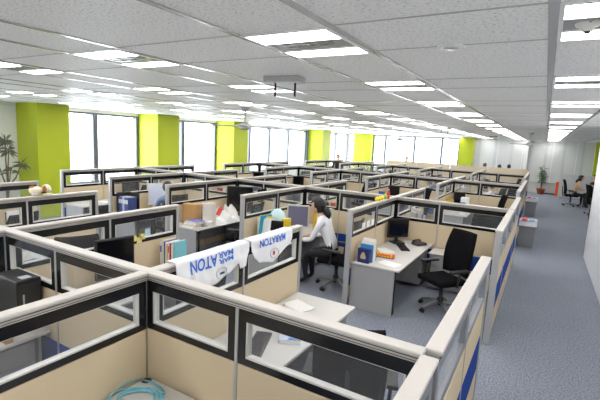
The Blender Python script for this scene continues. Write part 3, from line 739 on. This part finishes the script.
# ------------------------------------------------------------------ shirts hanging over the wing
def shirt(y0, outline, width, label, txt, small, seed, logo):
    off = Vector((seed * 5.3, .2, .7)); t = thing('white_tshirt', label, 't-shirt', (-2.35, y0, T), 0)
    def bottom(u):
        for (a, va), (b, vb) in zip(outline, outline[1:]):
            if a <= u <= b: return va + (vb - va) * (u - a) / (b - a)
        return outline[-1][1]
    def surf(u, v, o=0.0):   # u along +Y, v down the front
        wob =   .018 * noise.noise(Vector((u * 7, v * 6, 0)) + off) + .009 * noise.noise(Vector((u * 16, v * 13, 3)) + off) + .014
        if v < 0:            # over the cap
            k = -v
            if k <= .10: return Vector((.052 - k, u, .008 + .004 * math.sin(k * 31) + o))
            return Vector((-.052 - .004, u, .008 - (k - .10)))
        x = .054 + wob * min(1, v * 8) + o + .02 * v
        return Vector((x, u, .004 - v))
    mb = MB(); NU, NV = 56, 34; gr = []
    for i in range(NU + 1):
        u = i / NU * width; bt = bottom(u); col = []
        for j in range(NV + 1):
            k = j / NV * (.22 + bt) - .22
            ue = u - (.03 * math.sin(j * .5) if i in (0, NU) and k < 0 else 0)
            col.append(mb.bm.verts.new(surf(u, k)))
        gr.append(col)
    for i in range(NU):
        for j in range(NV):
            f = mb.bm.faces.new((gr[i][j], gr[i + 1][j], gr[i + 1][j + 1], gr[i][j + 1])); f.smooth = True
    o = mb.build('fabric', mat('white_cotton', (236, 237, 240), .9, n=.02), t)
    sm = o.modifiers.new('thickness', 'SOLIDIFY'); sm.thickness = .003; sm.offset = 0
    def text(s, u0, v0, w_, h_, nm, m, flip=True):
        cu = bpy.data.curves.new('lettering', 'FONT'); cu.body = s; cu.size = 1; cu.offset = .022; cu.resolution_u = 3
        to = bpy.data.objects.new('lettering', cu); COL.objects.link(to)
        bpy.context.view_layer.update(); dg = bpy.context.evaluated_depsgraph_get()
        me = bpy.data.meshes.new_from_object(to.evaluated_get(dg)); bpy.data.objects.remove(to)
        xs = [v.co.x for v in me.vertices]; ys = [v.co.y for v in me.vertices]
        ax, bx, ay, by = min(xs), max(xs), min(ys), max(ys)
        b2 = bmesh.new(); b2.from_mesh(me)
        bmesh.ops.triangulate(b2, faces=b2.faces); bmesh.ops.subdivide_edges(b2, edges=b2.edges, cuts=2)
        for v in b2.verts:
            k = (v.co.x - ax) / (bx - ax); q = (v.co.y - ay) / (by - ay)
            # upside-down print: reads from the far end to the near end, feet up
            v.co = surf(u0 + w_ * (1 - k), v0 + h_ * q, .0075)
        b2.to_mesh(me); b2.free(); me.materials.clear(); me.materials.append(m)
        q = bpy.data.objects.new(nm, me); COL.objects.link(q); q.parent = t
    bl = mat('blue_ink', (64, 118, 214), .8)
    text(txt, *logo[0], 'printed_lettering', bl)
    for sname, pos in small: text(sname, *pos, 'printed_lettering', bl)
    cm = MB(); a = logo[1]
    cc = [surf(a[0] + .07 * math.cos(q), a[1] + .05 * math.sin(q), .006) for q in [2 * PI * i / 20 for i in range(20)]]
    cm.tube(cc, .0035, n=5, closed=True); cm.build('neckline', mat('grey_stitch', (196, 198, 202), .8), t)
    lm = MB(); p = surf(a[0], a[1] + .0, .006); lm.box(p.x, p.x + .002, p.y - a[2], p.y + a[2], p.z - a[3], p.z + a[3]); lm.build('neck_label', mat(*a[4]), t)
    return t
shirt(2.15, [(0, .10), (.03, .19), (.12, .25), (.30, .275), (.48, .26), (.62, .22), (.70, .19), (.735, .15), (.75, .22), (.84, .21), (.90, .08)], .90,
      'white t-shirt with blue print hanging over the partition, nearer of two', 'ATON', [('MAR', (.46, .01, .20, .05)), ('MAR', (.46, .068, .20, .04))], 1,
      [(.14, .012, .31, .105), (.50, .19, .028, .009, ('navy_ink', (30, 40, 80)))])
shirt(3.08, [(0, .10), (.04, .17), (.12, .23), (.34, .28), (.52, .22), (.66, .15), (.72, .10), (.74, .04)], .74,
      'white t-shirt with blue print and red mark, hanging nearer the partition end', 'MARATON', [], 2,
      [(.13, .015, .46, .075), (.38, .19, .016, .02, ('red_ink', (214, 60, 50)))])

# ------------------------------------------------------------------ people
def skin_mesh(verts, edges, rad, sub=1):
    me = bpy.data.meshes.new('sk'); me.from_pydata(verts, edges, []); o = bpy.data.objects.new('sk', me); COL.objects.link(o)
    md = o.modifiers.new('s', 'SKIN'); md.use_smooth_shade = True
    for i, r in enumerate(rad):
        sv = me.skin_vertices[0].data[i]; sv.radius = (r, r) if not isinstance(r, tuple) else r; sv.use_root = (i == 0)
    ss = o.modifiers.new('u', 'SUBSURF'); ss.levels = sub; ss.render_levels = sub
    bpy.context.view_layer.update(); dg = bpy.context.evaluated_depsgraph_get()
    r = bpy.data.meshes.new_from_object(o.evaluated_get(dg)); bpy.data.objects.remove(o); return r
def person(label, loc, rz, top, bottom, hair=M_hair, longhair=False, hands=None, headrot=(0, 0), lean=0.0, group=None, sc=1.0, detail=True, stand=False):
    """seated or standing, faces +Y, origin on the floor under the hips"""
    t = thing('person', label, 'person', loc, rz, group); t.scale = (sc, sc, sc)
    U = .40 if stand else 0.0
    hands = hands or ([(-.24, .08, .82), (.24, .08, .82)] if stand else [(-.16, .46, .76), (.16, .46, .76)])
    V, E, R, Z = [], [], [], []
    def v(p, r, z, par=None):
        V.append(tuple(p)); R.append(r); Z.append(z)
        if par is not None: E.append((par, len(V) - 1))
        return len(V) - 1
    L = lean
    pel = v((0, 0, .56 + U), (.15, .12), 'bot'); wa = v((0, .0 + .2 * L, .72 + U), (.125, .095), 'top', pel); ch = v((0, .0 + .45 * L, .92 + U), (.15, .10), 'top', wa)
    nk0 = v((0, .6 * L, 1.05 + U), (.10, .075), 'top', ch); nk = v((0, .01 + .68 * L, 1.13 + U), .05, 'skin', nk0); hd = v((0, .025 + .75 * L, 1.19 + U), .05, 'skin', nk)
    for sx, hp in zip((-1, 1), hands):
        sh = v((sx * .175, .5 * L, 1.02 + U), .058, 'top', nk0)
        hp = Vector(hp); s0 = Vector(V[sh]); el = (s0 + hp) / 2 + Vector((sx * .06, -.08, -.12))
        dd = (el - s0); el = s0 + dd.normalized() * min(dd.length, .30)
        e = v(el, .042, 'top', sh); fd = (hp - el)
        m_ = v(el + fd * .5, .036, 'top', e); wr = v(el + fd * .86, .026, 'skin', m_); pm = v(hp, (.034, .018), 'skin', wr)
        d = fd.normalized(); side = Vector((0, 0, 1)).cross(d).normalized()
        if detail:
            for k, ln in enumerate((.065, .075, .07, .055)):
                b0 = v(hp + side * ((k - 1.5) * .019) + d * .035, .0085, 'skin', pm)
                b1 = v(hp + side * ((k - 1.5) * .020) + d * (.035 + ln * .5) + Vector((0, 0, -.002)), .008, 'skin', b0)
                v(hp + side * ((k - 1.5) * .020) + d * (.035 + ln) + Vector((0, 0, -.018)), .007, 'skin', b1)
            th = v(hp + side * (-sx * -.035) * 1 + d * .0, .009, 'skin', pm); v(hp + side * (sx * .05) + d * .035 + Vector((0, 0, -.01)), .008, 'skin', th)
        if stand:
            hi = v((sx * .09, .0, .88), .085, 'bot', pel); kn = v((sx * .10, .02, .50), .058, 'bot', hi); cf = v((sx * .10, .0, .32), .052, 'bot', kn)
            an = v((sx * .10, -.02, .09), .036, 'bot', cf); v((sx * .11, .02, .045), .038, 'shoe', an); v((sx * .12, .14, .035), .03, 'shoe', len(V) - 1)
        else:
            hi = v((sx * .09, .06, .54), .085, 'bot', pel); kn = v((sx * .12, .44, .50), .058, 'bot', hi); cf = v((sx * .12, .46, .28), .052, 'bot', kn)
            an = v((sx * .12, .44, .09), .036, 'bot', cf); v((sx * .13, .48, .045), .038, 'shoe', an); v((sx * .14, .60, .035), .03, 'shoe', len(V) - 1)
    me = skin_mesh(V, E, R, 1)
    me.materials.clear()
    mats = [M_skin, top, bottom, mat('black_shoe', (24, 22, 22), .4)]
    for m in mats: me.materials.append(m)
    idx = {'skin': 0, 'top': 1, 'bot': 2, 'shoe': 3}
    segs = [(Vector(V[a]), Vector(V[b]), Z[b]) for a, b in E]
    for f in me.polygons:
        c = f.center; best = 9; z = 'top'
        for a, b, k in segs:
            ab = b - a; tt = max(0, min(1, (c - a).dot(ab) / max(1e-9, ab.length_squared))); d = (c - (a + ab * tt)).length
            if d < best: best = d; z = k
        f.material_index = idx[z]
    b2 = bmesh.new(); b2.from_mesh(me)
    hc = Vector(V[hd]) + Vector((0, .01, .06)); RH = Matrix.Rotation(headrot[0], 4, 'Z') @ Matrix.Rotation(headrot[1], 4, 'X')
    def place(bm, verts):
        bmesh.ops.transform(bm, matrix=Matrix.Translation(hc) @ RH, verts=verts)
    g = bmesh.ops.create_uvsphere(b2, u_segments=24, v_segments=18, radius=1)['verts']
    for q in g:
        x, y, z = q.co
        jw = 1 - .28 * max(0, -z) ** 1.2
        yy = y * .098 + (.012 * max(0, -z) if y > 0 else 0)
        nx = math.exp(-((x / .16) ** 2 + ((z + .12) / .22) ** 2)); yy += .022 * nx if y > 0 else 0
        ey = math.exp(-(((abs(x) - .38) / .2) ** 2 + ((z - .08) / .14) ** 2)); yy -= .008 * ey if y > 0 else 0
        q.co = (x * .076 * jw, yy, z * .118)
    fs = {f for q in g for f in q.link_faces}
    for f in fs: f.material_index = 0; f.smooth = True
    place(b2, g)
    for sx in (-1, 1):
        g = bmesh.ops.create_icosphere(b2, subdivisions=2, radius=1)['verts']
        for q in g: q.co = (q.co.x * .012 + sx * .078, q.co.y * .02 - .005, q.co.z * .032 - .005)
        place(b2, g)
    b2.to_mesh(me); b2.free(); me.name = 'body'
    o = bpy.data.objects.new('body', me); COL.objects.link(o); o.parent = t
    if detail:
        e = MB()
        for sx in (-1, 1): e.ball((sx * .029, .088, .008), (.010, .006, .006), sub=2)
        bmesh.ops.transform(e.bm, matrix=Matrix.Translation(hc) @ RH, verts=e.bm.verts); e.build('eyes', M_hair, t)
        e = MB().ball((0, .095, -.062), (.022, .007, .006), sub=2); bmesh.ops.transform(e.bm, matrix=Matrix.Translation(hc) @ RH, verts=e.bm.verts); e.build('mouth', mat('lip', (186, 110, 100), .5), t)
    hm = MB()
    g = bmesh.ops.create_uvsphere(hm.bm, u_segments=24, v_segments=18, radius=1)['verts']
    kill = []
    for q in g:
        x, y, z = q.co
        if y > .42 and z < .38 or (z < -.55 and not (longhair and y < .1)) or (y > .12 and z < -.2): kill.append(q)
        n_ = 1 + .05 * noise.noise(Vector((x * 5, y * 5, z * 5)))
        q.co = (x * .088 * n_, y * .110 * n_ - .008, z * .128 * n_ + .006)
    bmesh.ops.delete(hm.bm, geom=kill, context='VERTS')
    if longhair:
        hm.tube([(0, -.08, -.04), (0, -.13, -.09), (0, -.15, -.16), (0, -.15, -.21)], [.03, .05, .045, .015], n=10)
    bmesh.ops.transform(hm.bm, matrix=Matrix.Translation(hc) @ RH, verts=hm.bm.verts)
    for f in hm.bm.faces: f.smooth = True
    ho = hm.build('hair', hair, t); sm = ho.modifiers.new('thickness', 'SOLIDIFY'); sm.thickness = .012; sm.offset = 1
    return t
M_blouse = mat('white_blouse', (232, 233, 238), .85, n=.03); M_dark = mat('dark_trousers', (34, 34, 40), .85)
M_shirtg = mat('grey_blue_shirt', (120, 140, 170), .85); M_tan = mat('tan_sweater', (200, 172, 140), .9); M_bsuit = mat('black_jacket', (26, 26, 30), .8)
M_bhair = mat('brown_hair', (84, 58, 42), .5, n=.2, scale=60)
person('woman in white blouse with tied black hair, seated at desk typing', (-2.86, 6.22, 0), look(-.98, -.05), M_blouse, M_dark, longhair=True, hands=[(-.16, .62, .70), (.13, .62, .70)], lean=.42, headrot=(.1, -.2), sc=1.08)
person('person in tan sweater with dark hair seated by the meeting corner', (1.30, 22.9, 0), look(1, .1), M_tan, M_dark, longhair=True, lean=.25, sc=1.04)
person('person in black jacket holding papers, seated beside the tan sweater', (2.12, 23.4, 0), look(-.8, -.6), M_bsuit, M_bsuit, hands=[(-.1, .3, .95), (.12, .3, .95)], sc=1.08)
person('dark haired person in grey top beside lilac monitor screen in third cubicle row', (-6.8, 6.15, 0), look(-1, .3), M_shirtg, M_dark, sc=1.04, detail=False)
person('person with short dark hair and blue shirt, sixth cubicle row second from aisle', (-3.25, 14.85, 0), look(-1, .2), M_shirtg, M_dark, sc=1.03, detail=False)
person('dark haired person in white shirt seated in sixth cubicle row next to aisle', (-1.4, 14.95, 0), look(-1, .3), M_blouse, M_dark, sc=.98, detail=False)
person('dark haired person half hidden, fourth column of cubicles in middle distance', (-4.9, 15.2, 0), look(-1, .2), M_bsuit, M_dark, sc=1.06, detail=False)
def standing_y(i): return None
person('brown haired person looking over last beige screen, alone nearer the green column', (-2.70, 23.75, 0), look(.5, 1), M_dark, M_dark, hair=M_bhair, sc=.95, detail=False, stand=True)
person('black haired person behind last beige screen, middle of the three heads', (-2.0, 23.8, 0), look(.3, 1), M_bsuit, M_dark, sc=.93, detail=False, stand=True)
person('black haired person behind last beige screen, nearest the aisle', (-1.58, 24.3, 0), look(-.3, 1), M_bsuit, M_dark, sc=.94, detail=False, stand=True)
person('black haired person before the far windows, in dark clothes', (-6.85, 23.8, 0), look(0, -1), M_bsuit, M_dark, sc=1.0, detail=False, stand=True)
person('brown haired person by the window side near the fourth green column', (-8.55, 18.2, 0), look(.4, -1), M_bsuit, M_dark, hair=M_bhair, sc=1.02, detail=False, stand=True)

Proto(make_white_chair).put((-3.1, 9.1, 0), look(-.6, .8), 'white backed office chair in fourth cubicle row, second from aisle', G)
# chairs of the meeting corner
PC.put((1.22, 22.89, 0), look(1, .1), 'black office chair in which the person in tan sweater sits', G)
PC.put((2.17, 23.45, 0), look(-.8, -.6), 'black office chair in which the person in black jacket sits', G)
PC.put((1.95, 20.4, 0), look(1, .3), 'black office chair just past the end of white wall', G)
for k in range(4):
    PC.put((X[k + 1] + 1.1, 24.95, 0), look(0, -1), 'black office chair behind the last beige screens, %s from the aisle' % ORD[k + 1], G)

PC.put((1.62, 14.3, 0), look(1, .2), 'black office chair almost hidden behind the white wall edge', G)
# low grey screen, meeting table
t = thing('low_screen', 'low grey screen behind the meeting corner at the far wall', 'screen', (.80, 26.4, 0), 0, None, 'thing')
MB().box(0, 3.2, 0, .05, .04, 1.25, bev=.006).build('panel', mat('light_grey_panel', (190, 191, 192), .6), t)
MB().box(-.02, 3.2, -.01, .06, 1.25, 1.28, bev=.005).build('top_cap', M_cap, t)
MB().box(.0, .06, -.2, .25, 0, .04).build('foot', M_alu, t)
t = thing('meeting_table', 'pale meeting table beside seated pair past the white wall', 'table', (2.1, 21.2, 0))
MB().box(0, 1.6, 0, .9, .70, .73, bev=.006).build('tabletop', M_desk, t)
for x_ in (.05, 1.5):
    for y_ in (.05, .8): MB().tube([(x_, y_, 0), (x_, y_, .70)], .02).build('leg', M_alu, t)

# fire-orange stand
t = thing('orange_stand', 'narrow orange upright box beside the low grey screen', 'box', (.74, 27.0, 0)); t.scale = (.8, .8, .85)
MB().box(-.09, .09, -.12, .12, .02, .95, bev=.01).build('body', mat('orange_paint', (230, 96, 40), .5), t); MB().box(-.1, .1, -.13, .13, 0, .02).build('base', M_alu, t)
t = thing('floor_unit', 'long low dark box at the foot of far wall near the orange box', 'box', (-.1, 27.95, 0)); MB().box(.1, .9, -.06, .06, 0, .07, bev=.006).build('body', mat('dark_box', (70, 72, 78), .5), t)

# bins
def make_bin():
    t = thing('waste_bin', '', 'bin'); t.scale = (1.05, 1.1, 1.25)
    def taper(w0, w1, z0, z1, mb):
        vs = []
        for w_, z in ((w0, z0), (w1, z1)):
            for sx, sy in ((-1, -1), (1, -1), (1, 1), (-1, 1)): vs.append(mb.bm.verts.new((sx * w_ / 2, sy * w_ * .62 / 1, z)))
        for k in range(4): mb.bm.faces.new((vs[k], vs[(k + 1) % 4], vs[4 + (k + 1) % 4], vs[4 + k]))
        return vs
    mb = MB(); v_ = taper(.30, .36, 0, .44, mb); mb.bm.faces.new(v_[:4][::-1]); mb.box(-.20, .20, -.235, .235, .42, .45, bev=.01); mb.build('body', M_bin, t)
    l = MB(); l.prism([(-.24, .45), (.24, .45), (.17, .56), (-.17, .56)], -.19, .19, M=Matrix(((0, 0, 1, 0), (1, 0, 0, 0), (0, 1, 0, 0), (0, 0, 0, 1)))); l.build('lid', mat('pale_lid_plastic', (200, 202, 206), .35), t)
    MB().box(-.14, -.02, -.20, .14, .553, .575).build('red_label', M_red, t)
    MB().box(.02, .14, -.20, .14, .553, .575).build('blue_label', mat('pale_blue_card', (150, 180, 215), .6), t)
    return t
PB = Proto(make_bin)
PB.put((-.19, 12.1, 0), 0, 'grey waste bin with red topped lid beside the aisle partition, nearer', 'waste bins')
PB.put((-.27, 17.95, 0), 0, 'grey waste bin with red topped lid farther down the aisle', 'waste bins')

# ------------------------------------------------------------------ plants
def pot(t, r, h, col, z=0):
    MB().lathe([(0, 0), (r * .7, 0), (r, h), (r * 1.06, h), (r * 1.06, h * .92), (r * .9, h * .9), (0, h * .88)], n=20).build('pot', col, t)
t = thing('potted_plant', 'leafy potted plant standing at the far wall beside the aisle', 'plant', (-.02, 27.55, 0)); t.scale = (1.35, 1.35, 1.2)
pot(t, .17, .26, mat('terracotta', (176, 96, 60), .7))
st = MB(); lf = MB(); rr = random.Random(5)
for k in range(7):
    a = rr.uniform(0, 2 * PI); h_ = rr.uniform(.7, 1.15); tx, ty = .16 * math.cos(a), .16 * math.sin(a)
    st.tube([(0, 0, .22), (tx * .3, ty * .3, .22 + h_ * .5), (tx, ty, .22 + h_)], [.013, .010, .006], n=5)
    for q in range(11):
        f_ = .45 + .55 * q / 10; c = Vector((tx * f_ ** 2, ty * f_ ** 2, .22 + h_ * f_)); b_ = rr.uniform(0, 2 * PI)
        d = Vector((math.cos(b_), math.sin(b_), rr.uniform(-.2, .5))).normalized(); s_ = d.cross(Vector((0, 0, 1))).normalized() * .055; ln = rr.uniform(.16, .24)
        p = [c, c + d * ln * .45 + s_, c + d * ln - Vector((0, 0, .05)), c + d * ln * .45 - s_]
        lf.bm.faces.new([lf.bm.verts.new(x_) for x_ in p])
st.build('stem', mat('plant_stem', (90, 100, 60), .7), t); lf.build('foliage', mat('plant_leaf', (86, 116, 70), .55, n=.2, scale=6), t)
t = thing('potted_dracaena', 'spiky potted dracaena standing beside the nearest green column', 'plant', (-11.8, 5.35, 0)); t.scale = (.8, .8, .95)
pot(t, .24, .55, mat('dark_red_pot', (110, 50, 48), .4))
st = MB(); lf = MB(); rr = random.Random(9)
heads = [((.0, .12, 1.95), 16), ((.06, .0, 2.2), 18), ((-.1, -.28, 2.0), 14), ((.05, .45, 1.55), 14), ((.0, -.42, 1.45), 12), ((.1, .1, 1.4), 8)]
for (hx, hy, hz), n_ in heads:
    st.tube([(0, 0, .5), (hx * .2, hy * .1 + .03, .95), (hx * .6, hy * .6, hz * .75), (hx, hy, hz)], [.03, .026, .02, .014], n=6)
    for k in range(n_ * 2):
        a = rr.uniform(0, 2 * PI); el = rr.uniform(-.3, 1.2); ln = rr.uniform(.22, .36); c = Vector((hx, hy, hz - rr.uniform(0, .12)))
        d = Vector((math.cos(a) * math.cos(el), math.sin(a) * math.cos(el), math.sin(el))); s_ = d.cross(Vector((.1, .2, 1))).normalized() * .014
        tip = c + d * ln + Vector((0, 0, -.10 * math.cos(el))); md = c + d * ln * .5
        vv = [lf.bm.verts.new(x_) for x_ in (c - s_ * .5, c + s_ * .5, md + s_, tip, md - s_)]; lf.bm.faces.new(vv)
st.build('trunk', mat('dracaena_trunk', (112, 98, 78), .8), t); lf.build('foliage', mat('dracaena_leaf', (106, 112, 90), .6, n=.2, scale=6), t)

# plush dog on a partition
t = thing('plush_dog', 'white and brown plush dog sitting on top of the partition', 'soft toy', (-6.15, 3.22, T + .003), -.9)
M_fur = mat('cream_plush', (236, 226, 206), .95, n=.08, scale=120, bump=.4); M_brown = mat('brown_plush', (170, 110, 60), .95, n=.1, scale=120)
b = MB(); b.ball((0, -.06, .065), (.065, .10, .062)); b.ball((0, .08, .105), (.058, .058, .058)); b.ball((.01, .125, .088), (.03, .035, .026))
for sx in (-1, 1): b.ball((sx * .035, .10, .018), (.022, .05, .018)); b.ball((sx * .05, -.06, .018), (.022, .045, .018))
b.build('body', M_fur, t)
for sx in (-1, 1): MB().ball((sx * .052, .075, .105), (.016, .03, .045)).build('ear', M_brown, t)
MB().ball((.0, -.10, .115), (.04, .05, .02)).build('back_patch', M_brown, t)
MB().ball((.012, .158, .095), (.010, .008, .008), sub=1).ball((-.02, .130, .122), (.006, .006, .006), sub=1).ball((.035, .128, .122), (.006, .006, .006), sub=1).build('face', M_plblack, t)
MB().tube([(-.035, .03, .045), (0, .07, .042), (.04, .03, .045)], .012, n=6).build('collar', mat('dark_collar', (50, 30, 28), .7), t)

# ------------------------------------------------------------------ ceiling fittings
def make_fan():
    t = thing('ceiling_fan', '', 'fan')
    MB().lathe([(0, 0), (.10, 0), (.10, -.02), (.04, -.07), (.014, -.08), (.014, -.34), (0, -.34)], n=18).build('mount', mat('fan_paint', (196, 198, 200), .5), t)
    MB().lathe([(0, -.32), (.07, -.33), (.13, -.37), (.13, -.43), (.07, -.46), (0, -.465)], n=20).build('motor', mat('fan_paint', (196, 198, 200), .5), t)
    for k in range(4):
        a = PI / 2 * k + .25
        MB().box(.12, .72, -.055, .055, -.405, -.397, bev=.003, M=Matrix.Rotation(a, 4, 'Z') @ Matrix.Rotation(.15, 4, 'X')).build('blade', mat('fan_paint', (196, 198, 200), .5), t)
    return t
PFn = Proto(make_fan)
PFn.put((-5.55, 7.1, H), .1, 'white ceiling fan hanging before the third green column', 'ceiling fans')
PFn.put((-.52, 16.5, H), .2, 'white ceiling fan near the aisle toward the far grey blinds', 'ceiling fans')
PFn.put((-5.46, 17.7, H), .5, 'small white ceiling fan in the distance before far windows', 'ceiling fans')
def make_bracket():
    t = thing('ceiling_bracket', '', 'ceiling fitting')
    MB().box(-.19, .19, -.10, .10, -.06, 0, bev=.008).build('housing', M_alu, t)
    MB().box(-.10, -.04, -.095, -.09, -.035, -.015).build('indicator', mat('green_indicator', (60, 110, 90), .4), t)
    for x_ in (-.10, .12): MB().tube([(x_, 0, -.05), (x_, 0, -.19)], .011).build('rod', mat('dark_red_rod', (62, 30, 26), .4), t)
    return t
PBr = Proto(make_bracket)
PBr.put((-2.32, 3.58, H), .1, 'white ceiling bracket with two dark hanging rods, nearest of them', 'ceiling brackets')
PBr.put((-3.0, 14.5, H), .1, 'small dark rodded ceiling bracket before the far windows', 'ceiling brackets')
PBr.put((-2.3, 22.5, H), .1, 'tiny dark rodded ceiling bracket above the three heads', 'ceiling brackets')
t = thing('speaker_grille', 'round recessed chrome ceiling fitting in the near tile', 'ceiling fitting', (-.57, 2.72, H))
MB().lathe([(0, -.004), (.05, -.004), (.055, -.014), (.075, -.012), (.082, 0), (0, 0)], n=28).build('ring', M_white, t); MB().lathe([(0, -.006), (.045, -.0055), (.045, -.012), (.03, -.018), (0, -.018)], n=16).build('centre', M_lampm, t)
t = thing('smoke_detector', 'small round smoke detector between the strips of nearest aisle light', 'smoke detector', (.1, 2.42, H - .004))
MB().lathe([(0, -.035), (.02, -.035), (.03, -.015), (.05, -.01), (.055, 0), (0, 0)], n=24).build('body', M_ivory, t); MB().lathe([(0, -.045), (.012, -.044), (.014, -.035), (0, -.035)], n=12).build('sensor', M_plblack, t)
